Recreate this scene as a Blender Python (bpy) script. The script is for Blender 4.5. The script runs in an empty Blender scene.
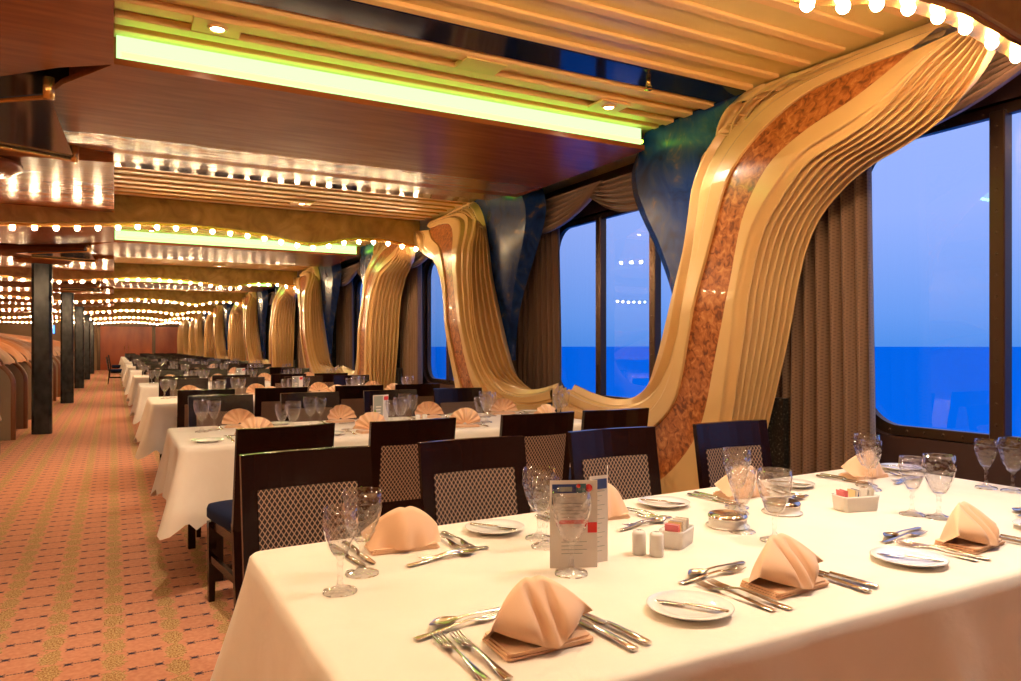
import bpy, math, random
from mathutils import Vector, Matrix
random.seed(7)
PI = math.pi
sc = bpy.context.scene
COL = sc.collection
ORD = ['front', 'second', 'third', 'fourth', 'fifth', 'sixth', 'seventh', 'eighth', 'ninth', 'tenth', 'eleventh', 'twelfth', 'thirteenth']
NTH = ['first', 'second', 'third', 'fourth', 'fifth', 'sixth', 'seventh', 'eighth']

# ------------------------------------------------------------------ mesh helper
class MB:
    def __init__(s): s.v = []; s.f = []; s.sm = []; s.mi = []
    def add(s, vs, fs, smooth=False, mi=0, M=None):
        b = len(s.v)
        for p in vs:
            p = Vector(p)
            if M is not None: p = M @ p
            s.v.append(tuple(p))
        for f in fs:
            s.f.append(tuple(b + i for i in f)); s.sm.append(smooth); s.mi.append(mi)
    def box(s, a, b, M=None, mi=0, bev=0.0):
        (x0, y0, z0), (x1, y1, z1) = a, b
        if bev <= 0:
            vs = [(x, y, z) for x in (x0, x1) for y in (y0, y1) for z in (z0, z1)]
            s.add(vs, [(0, 1, 3, 2), (4, 6, 7, 5), (0, 4, 5, 1), (2, 3, 7, 6), (0, 2, 6, 4), (1, 5, 7, 3)], False, mi, M)
        else:
            e = bev; vs = []; idx = {}
            for ix, (x, sx) in enumerate(((x0, 1), (x1, -1))):
                for iy, (y, sy) in enumerate(((y0, 1), (y1, -1))):
                    for iz, (z, sz) in enumerate(((z0, 1), (z1, -1))):
                        for k in range(3):
                            p = [x + sx * e, y + sy * e, z + sz * e]; p[k] = (x, y, z)[k]
                            idx[(ix, iy, iz, k)] = len(vs); vs.append(tuple(p))
            F = []
            for k in range(3):
                o = [q for q in range(3) if q != k]
                for side in (0, 1):
                    ring = []
                    for u, w in ((0, 0), (1, 0), (1, 1), (0, 1)):
                        c = [0, 0, 0]; c[k] = side; c[o[0]] = u; c[o[1]] = w
                        ring.append(idx[(c[0], c[1], c[2], k)])
                    F.append(tuple(ring))
            for k in range(3):      # edges along axis k
                o = [q for q in range(3) if q != k]
                for u in (0, 1):
                    for w in (0, 1):
                        c0 = [0, 0, 0]; c1 = [0, 0, 0]; c0[k] = 0; c1[k] = 1
                        for c in (c0, c1): c[o[0]] = u; c[o[1]] = w
                        F.append((idx[(*c0, o[0])], idx[(*c1, o[0])], idx[(*c1, o[1])], idx[(*c0, o[1])]))
            for ix in (0, 1):
                for iy in (0, 1):
                    for iz in (0, 1):
                        F.append(tuple(idx[(ix, iy, iz, k)] for k in range(3)))
            s.add(vs, F, False, mi, M)
    def grid(s, P, smooth=True, closeu=False, closev=False, mi=0, M=None):
        n = len(P); m = len(P[0]); vs = [p for r in P for p in r]; F = []
        for i in range(n if closeu else n - 1):
            for j in range(m if closev else m - 1):
                a = i * m + j; b = i * m + (j + 1) % m
                c = ((i + 1) % n) * m + (j + 1) % m; d = ((i + 1) % n) * m + j
                F.append((a, b, c, d))
        s.add(vs, F, smooth, mi, M)
    def lathe(s, prof, n=24, M=None, mi=0, smooth=True, rmod=None):
        P = []
        for r, z in prof:
            P.append([((r if rmod is None else rmod(r, z, 2 * PI * k / n)) * math.cos(2 * PI * k / n),
                       (r if rmod is None else rmod(r, z, 2 * PI * k / n)) * math.sin(2 * PI * k / n), z) for k in range(n)])
        s.grid(P, smooth, closev=True, mi=mi, M=M)
    def tube(s, pts, r, n=8, M=None, mi=0, cap=True):
        pts = [Vector(p) for p in pts]; P = []
        rr = r if isinstance(r, (list, tuple)) else [r] * len(pts)
        for i, p in enumerate(pts):
            t = (pts[min(i + 1, len(pts) - 1)] - pts[max(i - 1, 0)]).normalized()
            up = Vector((0, 0, 1)) if abs(t.z) < .9 else Vector((1, 0, 0))
            a = t.cross(up).normalized(); b = t.cross(a)
            P.append([p + rr[i] * (a * math.cos(2 * PI * k / n) + b * math.sin(2 * PI * k / n)) for k in range(n)])
        s.grid(P, True, closev=True, mi=mi, M=M)
        if cap:
            s.add(P[0], [tuple(range(n))], False, mi, M); s.add(P[-1], [tuple(range(n))[::-1]], False, mi, M)
    def prism(s, poly, h0, h1, axis='z', M=None, mi=0, smooth=False):
        n = len(poly)
        def mk(p, h):
            return (p[0], p[1], h) if axis == 'z' else ((h, p[0], p[1]) if axis == 'x' else (p[0], h, p[1]))
        vs = [mk(p, h0) for p in poly] + [mk(p, h1) for p in poly]
        s.add(vs, [tuple(range(n))[::-1], tuple(range(n, 2 * n))], False, mi, M)
        s.add(vs, [(i, (i + 1) % n, n + (i + 1) % n, n + i) for i in range(n)], smooth, mi, M)
    def mesh(s, name, mats):
        me = bpy.data.meshes.new(name)
        me.from_pydata(s.v, [], s.f)
        for m in (mats if isinstance(mats, (list, tuple)) else [mats]): me.materials.append(m)
        me.polygons.foreach_set('use_smooth', s.sm); me.polygons.foreach_set('material_index', s.mi)
        me.update(); return me
    def build(s, name, mats, parent=None, loc=(0, 0, 0), rz=0.0):
        return obj(name, s.mesh(name, mats), parent, loc, rz)

def obj(name, me, parent=None, loc=(0, 0, 0), rz=0.0):
    o = bpy.data.objects.new(name, me); COL.objects.link(o); o.location = loc; o.rotation_euler = (0, 0, rz)
    if parent is not None: o.parent = parent
    return o
def tag(o, label, cat, group=None, kind=None):
    o['label'] = label; o['category'] = cat
    if group: o['group'] = group
    if kind: o['kind'] = kind
    return o
def empty(name, loc=(0, 0, 0), rz=0.0):
    o = bpy.data.objects.new(name, None); COL.objects.link(o); o.location = loc; o.rotation_euler = (0, 0, rz)
    o.empty_display_size = .1; return o
def struct(o): o['kind'] = 'structure'; return o
def dup(o, loc, rz=0.0, label=None, group=None):
    r = o.copy(); COL.objects.link(r); r.location = loc; r.rotation_euler = (0, 0, rz)
    if label: r['label'] = label
    if group: r['group'] = group
    for ch in list(o.children):
        c = ch.copy(); COL.objects.link(c); c.parent = r
        for g in ch.children:
            d = g.copy(); COL.objects.link(d); d.parent = c
    return r
def fixn(me):
    import bmesh
    b = bmesh.new(); b.from_mesh(me); bmesh.ops.recalc_face_normals(b, faces=b.faces); b.to_mesh(me); b.free()

# ------------------------------------------------------------------ materials
class N:
    """tiny node-graph builder"""
    def __init__(s, name):
        s.m = bpy.data.materials.new(name); s.m.use_nodes = True; s.t = s.m.node_tree; s.t.nodes.clear()
        s.out = s.t.nodes.new('ShaderNodeOutputMaterial')
    def n(s, typ, **kw):
        x = s.t.nodes.new('ShaderNode' + typ)
        for k, v in kw.items():
            if k in x.inputs: s.set(x.inputs[k], v)
            else: setattr(x, k, v)
        return x
    def set(s, inp, v):
        if isinstance(v, bpy.types.NodeSocket): s.t.links.new(v, inp)
        elif isinstance(v, bpy.types.Node): s.t.links.new(v.outputs[0], inp)
        else:
            if isinstance(v, (tuple, list)) and len(v) == 3 and inp.type == 'RGBA': v = (*v, 1)
            inp.default_value = v
    def math(s, op, a, b=0.0, c=None):
        x = s.t.nodes.new('ShaderNodeMath'); x.operation = op
        s.set(x.inputs[0], a); s.set(x.inputs[1], b)
        if c is not None: s.set(x.inputs[2], c)
        return x.outputs[0]
    def mix(s, f, a, b):
        x = s.t.nodes.new('ShaderNodeMix'); x.data_type = 'RGBA'
        s.set(x.inputs[0], f); s.set(x.inputs[6], a); s.set(x.inputs[7], b); return x.outputs[2]
    def pos(s):
        g = s.t.nodes.new('ShaderNodeTexCoord'); x = s.t.nodes.new('ShaderNodeSeparateXYZ')
        s.t.links.new(g.outputs['Object'], x.inputs[0]); return g.outputs['Object'], x.outputs
    def noise(s, scale, detail=3, vec=None, stretch=None, dist=0.0):
        g = s.t.nodes.new('ShaderNodeTexCoord'); v = g.outputs['Object']
        if stretch:
            mp = s.t.nodes.new('ShaderNodeMapping'); mp.inputs['Scale'].default_value = stretch
            s.t.links.new(v, mp.inputs[0]); v = mp.outputs[0]
        x = s.t.nodes.new('ShaderNodeTexNoise'); s.t.links.new(v, x.inputs['Vector'])
        x.inputs['Scale'].default_value = scale; x.inputs['Detail'].default_value = detail; x.inputs['Distortion'].default_value = dist
        return x.outputs[0]
    def ramp(s, f, stops):
        x = s.t.nodes.new('ShaderNodeValToRGB'); s.set(x.inputs[0], f); e = x.color_ramp.elements
        while len(e) < len(stops): e.new(.5)
        for i, (p, c) in enumerate(stops): e[i].position = p; e[i].color = (*c, 1)
        return x.outputs[0]
    def bump(s, h, strength=.3, dist=.01):
        x = s.t.nodes.new('ShaderNodeBump'); s.set(x.inputs['Height'], h)
        x.inputs['Strength'].default_value = strength; x.inputs['Distance'].default_value = dist; return x.outputs[0]
    def pr(s, **kw):
        p = s.t.nodes.new('ShaderNodeBsdfPrincipled')
        for k, v in kw.items(): s.set(p.inputs[k.replace('_', ' ')], v)
        s.t.links.new(p.outputs[0], s.out.inputs[0]); return s.m

def simple(name, col, rough=.5, metal=0.0, **kw):
    return N(name).pr(Base_Color=col, Roughness=rough, Metallic=metal, **kw)
M = {}
n = N('soffit_wood'); c = n.ramp(n.noise(3, 5, stretch=(1, 9, 9)), [(.25, (.22, .055, .012)), (.75, (.32, .088, .022))]); M['soffit'] = n.pr(Base_Color=c, Roughness=.27, Specular_IOR_Level=.28)
n = N('gold_paint'); c = n.ramp(n.noise(2, 3), [(.3, (.68, .50, .16)), (.7, (.78, .58, .21))]); M['gold'] = n.pr(Base_Color=c, Roughness=.35)
n = N('gold_ridge'); M['ridge'] = n.pr(Base_Color=(.86, .54, .22), Roughness=.4)
n = N('mottled_gold'); c = n.ramp(n.noise(5, 6, dist=1.0), [(.3, (.24, .11, .02)), (.55, (.42, .22, .05)), (.75, (.55, .32, .09))]); M['fascia'] = n.pr(Base_Color=c, Roughness=.45)
n = N('navy_marble'); c = n.ramp(n.noise(5, 7, dist=1.5), [(.30, (.003, .010, .05)), (.52, (.008, .035, .15)), (.64, (.03, .05, .12)), (.74, (.20, .11, .06))]); M['navy'] = n.pr(Base_Color=c, Roughness=.25, Specular_IOR_Level=.16)
n = N('navy_gloss'); M['navy_gloss'] = n.pr(Base_Color=(.006, .010, .035), Roughness=.08)
n = N('tan_lacquer'); c = n.ramp(n.noise(1.5, 3), [(.3, (.64, .40, .16)), (.7, (.74, .49, .21))]); M['tan'] = n.pr(Base_Color=c, Roughness=.3, Coat_Weight=.3, Coat_Roughness=.15)
n = N('copper_burl'); c = n.ramp(n.noise(26, 14, dist=.9), [(.34, (.14, .032, .008)), (.46, (.34, .095, .02)), (.56, (.46, .15, .036)), (.7, (.60, .26, .08))]); M['copper'] = n.pr(Base_Color=c, Roughness=.35, Coat_Weight=.2)
n = N('dark_granite'); c = n.ramp(n.noise(70, 2), [(.45, (.008, .008, .008)), (.62, (.035, .035, .03)), (.72, (.22, .2, .16))]); M['granite'] = n.pr(Base_Color=c, Roughness=.3)
n = N('pillar_stone'); c = n.ramp(n.noise(9, 6, stretch=(1, 1, .6)), [(.35, (.010, .014, .018)), (.65, (.035, .042, .045))]); M['pillar'] = n.pr(Base_Color=c, Roughness=.2)
n = N('curtain_fabric'); o_, p = n.pos()
d = n.math('MULTIPLY', n.math('SINE', n.math('MULTIPLY', p[1], 330)), n.math('SINE', n.math('MULTIPLY', p[2], 330)))
c = n.mix(n.math('GREATER_THAN', d, .45), (.21, .115, .065), (.12, .06, .035)); M['curtain'] = n.pr(Base_Color=c, Roughness=.75, Sheen_Weight=.3)
M['swag'] = simple('swag_satin', (.24, .125, .07), .5, Sheen_Weight=.3)
M['wall'] = simple('dark_wall', (.045, .02, .016), .5)
M['bronze'] = simple('dark_bronze', (.10, .055, .03), .3, .7)
M['brass'] = simple('brass', (.75, .42, .12), .25, .9)
M['chairwood'] = N('chair_wood').pr(Base_Color=(.014, .004, .003), Roughness=.2, Specular_IOR_Level=.28)
n = N('woven_panel'); o_, p = n.pos(); a_ = n.math('MULTIPLY', p[0], 175.); b_ = n.math('MULTIPLY', p[2], 120.)
s1 = n.math('ABSOLUTE', n.math('SINE', n.math('ADD', a_, b_))); s2 = n.math('ABSOLUTE', n.math('SINE', n.math('SUBTRACT', a_, b_)))
mn = n.math('MINIMUM', s1, s2); c = n.mix(n.math('GREATER_THAN', mn, .30), (.46, .29, .19), (.018, .007, .007)); M['weave'] = n.pr(Base_Color=c, Roughness=.7, Normal=n.bump(mn, .4, .003))
M['seatblue'] = N('navy_seat').pr(Base_Color=(.006, .014, .055), Roughness=.8, Specular_IOR_Level=.2)
n = N('tablecloth_damask'); h = n.noise(5, 4, dist=.6); h2 = n.noise(500, 1); c = n.ramp(h, [(.3, (.82, .73, .62)), (.7, (.87, .79, .68))]); M['cloth'] = n.pr(Base_Color=c, Roughness=.62, Sheen_Weight=.2, Normal=n.bump(n.math('ADD', h, n.math('MULTIPLY', h2, .05)), .25, .02))
n = N('napkin_linen'); M['napkin'] = n.pr(Base_Color=(.80, .50, .30), Roughness=.6, Sheen_Weight=.25, Normal=n.bump(n.noise(900, 1), .08, .002))
M['porcelain'] = simple('porcelain', (.86, .84, .80), .12, Coat_Weight=.5)
M['silver'] = simple('silver', (.74, .70, .64), .16, 1.0)
M['doorwood'] = (lambda n: n.pr(Base_Color=n.ramp(n.noise(2, 5, stretch=(1, 1, .3)), [(.3, (.30, .040, .004)), (.7, (.52, .10, .012))]), Roughness=.3))(N('red_door_wood'))
M['beige'] = simple('beige_upholstery', (.30, .22, .15), .8)
M['trimwood'] = simple('booth_trim_wood', (.20, .07, .025), .3)
M['orange'] = (lambda n: n.pr(Base_Color=n.ramp(n.noise(6, 3), [(.3, (.42, .13, .03)), (.7, (.58, .21, .05))]), Roughness=.6))(N('orange_canopy'))
M['cream'] = simple('tan_paint', (.30, .19, .09), .5)
M['paper'] = simple('menu_paper', (.80, .74, .68), .5)
M['paperblue'] = simple('menu_navy_ink', (.02, .05, .20), .5)
M['paperteal'] = simple('menu_teal_ink', (.05, .16, .20), .5)
M['paperred'] = simple('menu_red_ink', (.65, .02, .015), .5)
M['papergrey'] = simple('menu_grey_photo', (.34, .36, .33), .5)
M['papergreen'] = simple('menu_green_photo', (.20, .38, .06), .5)
M['dark'] = simple('black_plastic', (.01, .01, .01), .5)

def emis(name, col, st):
    n = N(name); e = n.n('Emission', Color=(*col, 1), Strength=st); n.t.links.new(e.outputs[0], n.out.inputs[0]); return n.m
M['bulb'] = emis('warm_bulb', (1, .68, .37), 300)
M['lens'] = emis('downlight_lens', (1, .80, .52), 60)
M['cove'] = emis('green_cove_diffuser', (.50, 1.0, .34), 1.75)
M['tube'] = emis('green_led_tube', (.36, 1.0, .04), 12)
M['screen'] = emis('blue_screen', (.1, .35, 1), 2.5)

n = N('clear_glass')   # thin glass: transmits, reflects at grazing angles, a little refraction
fr = n.n('Fresnel', IOR=1.5); gl = n.n('BsdfGlossy', Color=(1, 1, 1, 1), Roughness=.02)
tr = n.n('BsdfTransparent', Color=(.99, .99, .995, 1)); rf = n.n('BsdfRefraction', Color=(.99, .99, .99, 1), Roughness=0.0, IOR=1.12)
geo = n.n('NewGeometry'); front = n.math('SUBTRACT', 1.0, geo.outputs['Backfacing'])
nv = n.n('TexVoronoi', Scale=60.0)
g_ = n.n('TexCoord'); n.t.links.new(g_.outputs['Object'], nv.inputs['Vector'])
bp = n.bump(nv.outputs['Distance'], .8, .006)
for x_ in (gl, rf, fr): n.t.links.new(bp, x_.inputs['Normal'])
m1 = n.n('MixShader', Fac=.12); n.t.links.new(tr.outputs[0], m1.inputs[1]); n.t.links.new(rf.outputs[0], m1.inputs[2])
m2 = n.n('MixShader'); fa = n.math('MULTIPLY', n.math('ADD', n.math('MULTIPLY', fr.outputs[0], 1.9), .03), front); n.t.links.new(fa, m2.inputs[0])
n.t.links.new(m1.outputs[0], m2.inputs[1]); n.t.links.new(gl.outputs[0], m2.inputs[2]); n.t.links.new(m2.outputs[0], n.out.inputs[0]); M['glass'] = n.m
n = N('window_glass'); fr = n.n('Fresnel', IOR=1.5); gl = n.n('BsdfGlossy', Color=(1, 1, 1, 1), Roughness=.0); tr = n.n('BsdfTransparent', Color=(.98, .98, 1, 1))
geo = n.n('NewGeometry'); front = n.math('SUBTRACT', 1.0, geo.outputs['Backfacing'])
m2 = n.n('MixShader'); n.t.links.new(n.math('MULTIPLY', n.math('MULTIPLY', fr.outputs[0], 2.4), front), m2.inputs[0]); n.t.links.new(tr.outputs[0], m2.inputs[1]); n.t.links.new(gl.outputs[0], m2.inputs[2]); n.t.links.new(m2.outputs[0], n.out.inputs[0]); M['pane'] = n.m
n = N('tinted_canopy_glass'); M['tint'] = n.pr(Base_Color=(.05, .05, .065), Roughness=.08)

# carpet
n = N('carpet_fleur'); o_, p = n.pos()
def cell(v, per, off): return n.math('SUBTRACT', n.math('MODULO', n.math('ADD', v, 50 * per + off), per), per / 2)
PX, PY = .225, .166
x = n.math('ABSOLUTE', cell(p[0], PX, .0)); y = n.math('ABSOLUTE', cell(p[1], PY, 0))
dx = n.math('ABSOLUTE', n.math('SUBTRACT', x, .048))
cross = n.math('LESS_THAN', n.math('ADD', n.math('MULTIPLY', dx, 1.0), n.math('MULTIPLY', y, 1.3)), .017)
arm = n.math('MULTIPLY', n.math('LESS_THAN', n.math('ABSOLUTE', n.math('SUBTRACT', dx, y)), .0032), n.math('LESS_THAN', n.math('ADD', dx, y), .034))
bar = n.math('MULTIPLY', n.math('LESS_THAN', y, .0040), n.math('LESS_THAN', x, .048))
dash = n.math('GREATER_THAN', n.math('SINE', n.math('MULTIPLY', x, 620.)), -.45)
motif = n.math('MAXIMUM', n.math('MAXIMUM', cross, arm), n.math('MULTIPLY', bar, dash))
xo = n.math('DIVIDE', cell(p[0], PX, PX / 2), .047); yo = n.math('DIVIDE', cell(p[1], PY, PY * .35), .088)
rr = n.math('ADD', n.math('MULTIPLY', xo, xo), n.math('MULTIPLY', yo, yo)); nz = n.noise(150, 2); nb = n.noise(45, 3)
ov = n.math('LESS_THAN', n.math('ADD', rr, n.math('MULTIPLY', nb, 2.6)), 2.1)
spk = n.ramp(nz, [(.36, (.22, .06, .02)), (.46, (.50, .24, .09)), (.54, (.66, .43, .17)), (.66, (.72, .54, .26))])
base = n.ramp(nb, [(.3, (.64, .25, .14)), (.7, (.76, .36, .21))])
c1 = n.mix(ov, base, spk); c2 = n.mix(motif, c1, (.035, .022, .05)); M['carpet'] = n.pr(Base_Color=c2, Roughness=.95)

# sea
n = N('sea_water'); M['sea'] = n.pr(Base_Color=(.0, .25, .80), Roughness=.8, Specular_IOR_Level=.0, Normal=n.bump(n.noise(.3, 4), .2, .3))

# ------------------------------------------------------------------ world (dusk sky)
w = bpy.data.worlds.new('dusk_sky'); sc.world = w; w.use_nodes = True; nt = w.node_tree; nt.nodes.clear()
tc = nt.nodes.new('ShaderNodeTexCoord'); sx = nt.nodes.new('ShaderNodeSeparateXYZ'); rp = nt.nodes.new('ShaderNodeValToRGB')
bg = nt.nodes.new('ShaderNodeBackground'); ow = nt.nodes.new('ShaderNodeOutputWorld')
nt.links.new(tc.outputs['Generated'], sx.inputs[0]); nt.links.new(sx.outputs[2], rp.inputs[0])
e = rp.color_ramp.elements
while len(e) < 4: e.new(.5)
for i, (q, cc) in enumerate([(0.0, (.07, .235, .67)), (.04, (.12, .28, .72)), (.16, (.25, .37, .80)), (.5, (.34, .43, .82))]):
    e[i].position = q; e[i].color = (*cc, 1)
nt.links.new(rp.outputs[0], bg.inputs[0]); bg.inputs[1].default_value = 1.3; nt.links.new(bg.outputs[0], ow.inputs[0])

# ------------------------------------------------------------------ camera
CH = 1.27; TH = math.radians(28.47)
cam = bpy.data.cameras.new('camera'); co = bpy.data.objects.new('camera', cam); COL.objects.link(co); sc.camera = co
co.location = (0, 0, CH); co.rotation_euler = (PI / 2, 0, -TH)
cam.sensor_width = 36; cam.sensor_fit = 'HORIZONTAL'; cam.lens = 731.5 * 36 / 1021; cam.shift_y = 5.5 / 1021; cam.clip_start = .02; cam.clip_end = 20000

# ------------------------------------------------------------------ shell
PIT = 6.4; Y0, Y1 = -2.0, 44.0; XL = -5.0; XW = 3.6; ZC = 2.70; ZS = 2.54
m = MB(); m.box((XL, Y0, -.05), (XW + .2, Y1, 0)); struct(m.build('floor', M['carpet']))
m = MB(); m.box((XL, Y0, ZC + .012), (XW + .2, Y1, ZC + .1)); struct(m.build('ceiling', M['gold']))
m = MB(); m.box((XL - .1, Y0, 0), (XL, Y1, ZC)); struct(m.build('wall_left', M['trimwood']))
m = MB(); m.box((XL, Y0 - .1, 0), (XW + .1, Y0, ZC)); struct(m.build('wall_back', M['trimwood']))
# sea
m = MB(); S = 15000.
m.add([(4.5, -S, -14), (S, -S, -14), (S, S, -14), (4.5, S, -14)], [(0, 1, 2, 3)]); struct(m.build('sea_surface', M['sea']))

# window wall
def rrect(y0, y1, z0, z1, r, n=10):
    P = []
    for cy, cz, a0 in ((y1 - r, z1 - r, 0), (y0 + r, z1 - r, 90), (y0 + r, z0 + r, 180), (y1 - r, z0 + r, 270)):
        for k in range(n + 1):
            a = math.radians(a0 + 90 * k / n); P.append((cy + r * math.cos(a), cz + r * math.sin(a)))
    return P
WZ0, WZ1 = .80, 2.40
hole = rrect(-1.115, 1.115, WZ0, WZ1, .24)
def wall_bay():
    mb = MB(); n_ = len(hole); q = n_ // 4
    for ci, (cy, cz) in enumerate(((1.115, WZ1), (-1.115, WZ1), (-1.115, WZ0), (1.115, WZ0))):
        arc = hole[ci * q:(ci + 1) * q]
        vs = [(XW, cy, cz)] + [(XW, y, z) for y, z in arc]
        mb.add(vs, [(0, k + 1, k + 2) for k in range(q - 1)])
    vs = [(XW, y, z) for y, z in hole] + [(XW + .12, y, z) for y, z in hole]
    mb.add(vs, [(k, (k + 1) % n_, n_ + (k + 1) % n_, n_ + k) for k in range(n_)])
    mb.box((XW, -1.6, 0), (XW + .12, 1.6, WZ0)); mb.box((XW, -1.6, WZ1), (XW + .12, 1.6, 2.712))
    mb.box((XW, -1.6, WZ0), (XW + .12, -1.115, WZ1)); mb.box((XW, 1.115, WZ0), (XW + .12, 1.6, WZ1))
    return mb.mesh('wall_right', M['wall'])
wb = wall_bay()
m = MB(); m.box((XW, Y0, 0), (XW + .12, 1.565 - 1.6, ZC + .012)); struct(m.build('wall_right', M['wall']))
NB = 13
WC = [1.565 + 3.2 * k for k in range(NB)]
fr_mb = MB(); inn = rrect(-1.06, 1.06, WZ0 + .05, WZ1 - .05, .21)
n_ = len(hole)
for xa, xb in ((XW + .045, XW + .085),):
    vs = [(xa, y, z) for y, z in hole] + [(xa, y, z) for y, z in inn] + [(xb, y, z) for y, z in hole] + [(xb, y, z) for y, z in inn]
    F = []
    for i in range(n_):
        j = (i + 1) % n_; F += [(i, j, n_ + j, n_ + i), (n_ + i, n_ + j, 3 * n_ + j, 3 * n_ + i), (2 * n_ + i, 3 * n_ + i, 3 * n_ + j, 2 * n_ + j)]
    fr_mb.add(vs, F)
for k in range(22):
    y = -1.0 + k * 2.0 / 21
    for z in (WZ0 + .025, WZ1 - .025):
        fr_mb.lathe([(.0, .006), (.006, .004), (.008, 0)], 8, M=Matrix.Translation((XW + .045, y, z)) @ Matrix.Rotation(-PI / 2, 4, 'Y'))
frame_me = fr_mb.mesh('window_frame', M['bronze'])
mu = MB(); mu.box((XW + .02, -.035, WZ0 + .03), (XW + .09, .035, WZ1 - .03), bev=.006)
for k in range(15):
    mu.lathe([(.0, .005), (.006, .004), (.008, 0)], 8, M=Matrix.Translation((XW + .02, 0, WZ0 + .1 + k * .1)) @ Matrix.Rotation(-PI / 2, 4, 'Y'))
mull_me = mu.mesh('mullion', M['bronze'])
pn = MB(); pn.prism(rrect(-1.08, 1.08, WZ0 + .03, WZ1 - .03, .22), XW + .098, XW + .104, 'x'); pane_me = pn.mesh('pane', M['pane']); fixn(pane_me)
for k, yc in enumerate(WC):
    struct(obj('wall_right', wb, None, (0, yc, 0)))
    wn = empty('window_%d' % (k + 1), (0, yc, 0)); struct(wn)
    obj('window_frame', frame_me, wn); obj('pane', pane_me, wn)
    for dy in (-.355, .355): obj('mullion', mull_me, wn, (0, dy, 0))
# end wall + doors
m = MB(); m.box((XL, Y1, 0), (XW + .12, Y1 + .1, ZC + .012)); struct(m.build('wall_end', M['cream']))
d = empty('door_1', (0, Y1, 0)); struct(d)
m = MB(); m.box((-.62, -.06, .02), (1.82, -.01, 2.30)); m.box((.58, -.065, .02), (.60, -.055, 2.30)); m.build('door_panel', M['doorwood'], d)
m = MB(); m.box((1.98, -.06, .02), (3.1, -.01, 2.30)); m.build('door_panel', M['doorwood'], d)
m = MB()
for a, b in ((-.78, -.62), (1.82, 1.98), (3.1, 3.22)): m.box((a, -.10, 0), (b, 0, 2.42), bev=.01)
m.box((-.78, -.10, 2.30), (3.22, 0, 2.44)); m.build('door_frame', M['bronze'], d)
m = MB(); m.tube([(.68, -.10, 1.0), (.68, -.12, 1.02), (.68, -.12, 1.25), (.68, -.10, 1.27)], .015); m.tube([(.50, -.10, 1.0), (.50, -.12, 1.02), (.50, -.12, 1.25), (.50, -.10, 1.27)], .015); m.build('door_handle', M['brass'], d)
m = MB(); m.box((-1.2, Y1 - .03, 0), (3.5, Y1, .12)); struct(m.build('baseboard_end', M['cream']))

# ------------------------------------------------------------------ ceiling elements, per bay
def soffit_mesh():
    P = [(3.02, -.99), (3.02, .28), (-.335, .28), (-.345, .10), (-.345, -.05), (-.30, -.34), (-.22, -.58), (-.10, -.80), (0, -.99)]
    mb = MB(); mb.prism(P, ZS, ZS + .03)
    Q = [(3.02, .28), (3.02, 1.25), (0, 1.25), (0, 1.02), (-.10, .92), (-.22, .76), (-.30, .52), (-.335, .28)]      # far facet rises gently
    up = lambda y: ZS + (y - .28) * .066
    vs = [(x, y, up(y)) for x, y in Q] + [(x, y, up(y) + .022) for x, y in Q]; nq = len(Q)
    mb.add(vs, [tuple(range(nq)), tuple(range(nq, 2 * nq))[::-1]] + [(k, (k + 1) % nq, nq + (k + 1) % nq, nq + k) for k in range(nq)])
    mb.prism([(3.1, -.86), (3.1, .86), (0.0, .86), (-.2, .4), (-.2, -.4), (0.0, -.86)], ZS + .03, ZC + .012)
    return mb.mesh('ceiling_soffit', M['soffit'])
sof = soffit_mesh()
cv = MB(); cv.box((.01, -.93, ZS + .037), (3.04, -.865, ZC - .004)); cv_me = cv.mesh('cove_light', M['cove'])
cv = MB(); cv.tube([(.03, -.955, ZS + .062), (3.03, -.955, ZS + .062)], .012); tube_me = cv.mesh('light_tube', M['tube'])
cv = MB(); cv.tube([(.03, 1.20, ZS + .108), (3.03, 1.20, ZS + .108)], .010); tube_me2 = cv.mesh('light_tube', M['tube'])
cv = MB(); cv.box((.02, .865, ZS + .075), (3.0, .90, ZC - .01)); cv_me2 = cv.mesh('cove_light', M['cove'])
bt = MB()   # battens on both halves: local y measured from the fascia
def rid(mb, y, w_, dep, x0=.0, x1=3.1): mb.box((x0, y - w_ / 2, ZC - dep), (x1, y + w_ / 2, ZC + .012), bev=.004)
for s_ in (1, -1):
    for k in range(6): rid(bt, s_ * (.20 + .2 * k), .055, .006)
    rid(bt, s_ * 1.375, .05, .010)
    for yy in (1.69, 1.87, 2.04): rid(bt, s_ * yy, .080, .022)
    if s_ > 0: rid(bt, 2.17, .045, .018)
bt_me = bt.mesh('ceiling_battens', M['ridge'])
nb_ = MB()
for s_ in (1, -1): nb_.box((.0, s_ * 1.51 - .105, ZC - .012), (3.1, s_ * 1.51 + .105, ZC + .012))
nb_me = nb_.mesh('ceiling_band', M['navy_gloss'])
FP = [(-5, 2.40), (-3.6, 2.36), (-2.3, 2.44), (-.9, 2.35), (-.4, 2.38), (0, 2.415), (.27, 2.445), (.6, 2.452), (.76, 2.448), (1.09, 2.436), (1.41, 2.405), (1.73, 2.358), (1.89, 2.345), (2.05, 2.372), (2.2, 2.415), (2.36, 2.44), (2.68, 2.452), (3.0, 2.41), (3.12, 2.40)]
def fz(x):
    for (a, za), (b, zb) in zip(FP, FP[1:]):
        if a <= x <= b:
            t = (x - a) / (b - a); t = t * t * (3 - 2 * t) if b - a > .7 else t; return za + (zb - za) * t
    return 2.4
xs = [-5 + 8.1 * k / 110 for k in range(111)]
fm = MB()
fm.grid([[(x, -.05, ZC + .012), (x, -.05, fz(x) + .03), (x, .05, fz(x) + .03), (x, .05, ZC + .012)] for x in xs], False)
fas_me = fm.mesh('ceiling_fascia', M['fascia'])
bb = MB(); bb.lathe([(.0001, .022), (.010, .0195), (.018, .0125), (.0215, .003), (.020, -.006), (.0145, -.015), (.006, -.0205), (.0001, -.022)], 12)
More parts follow.
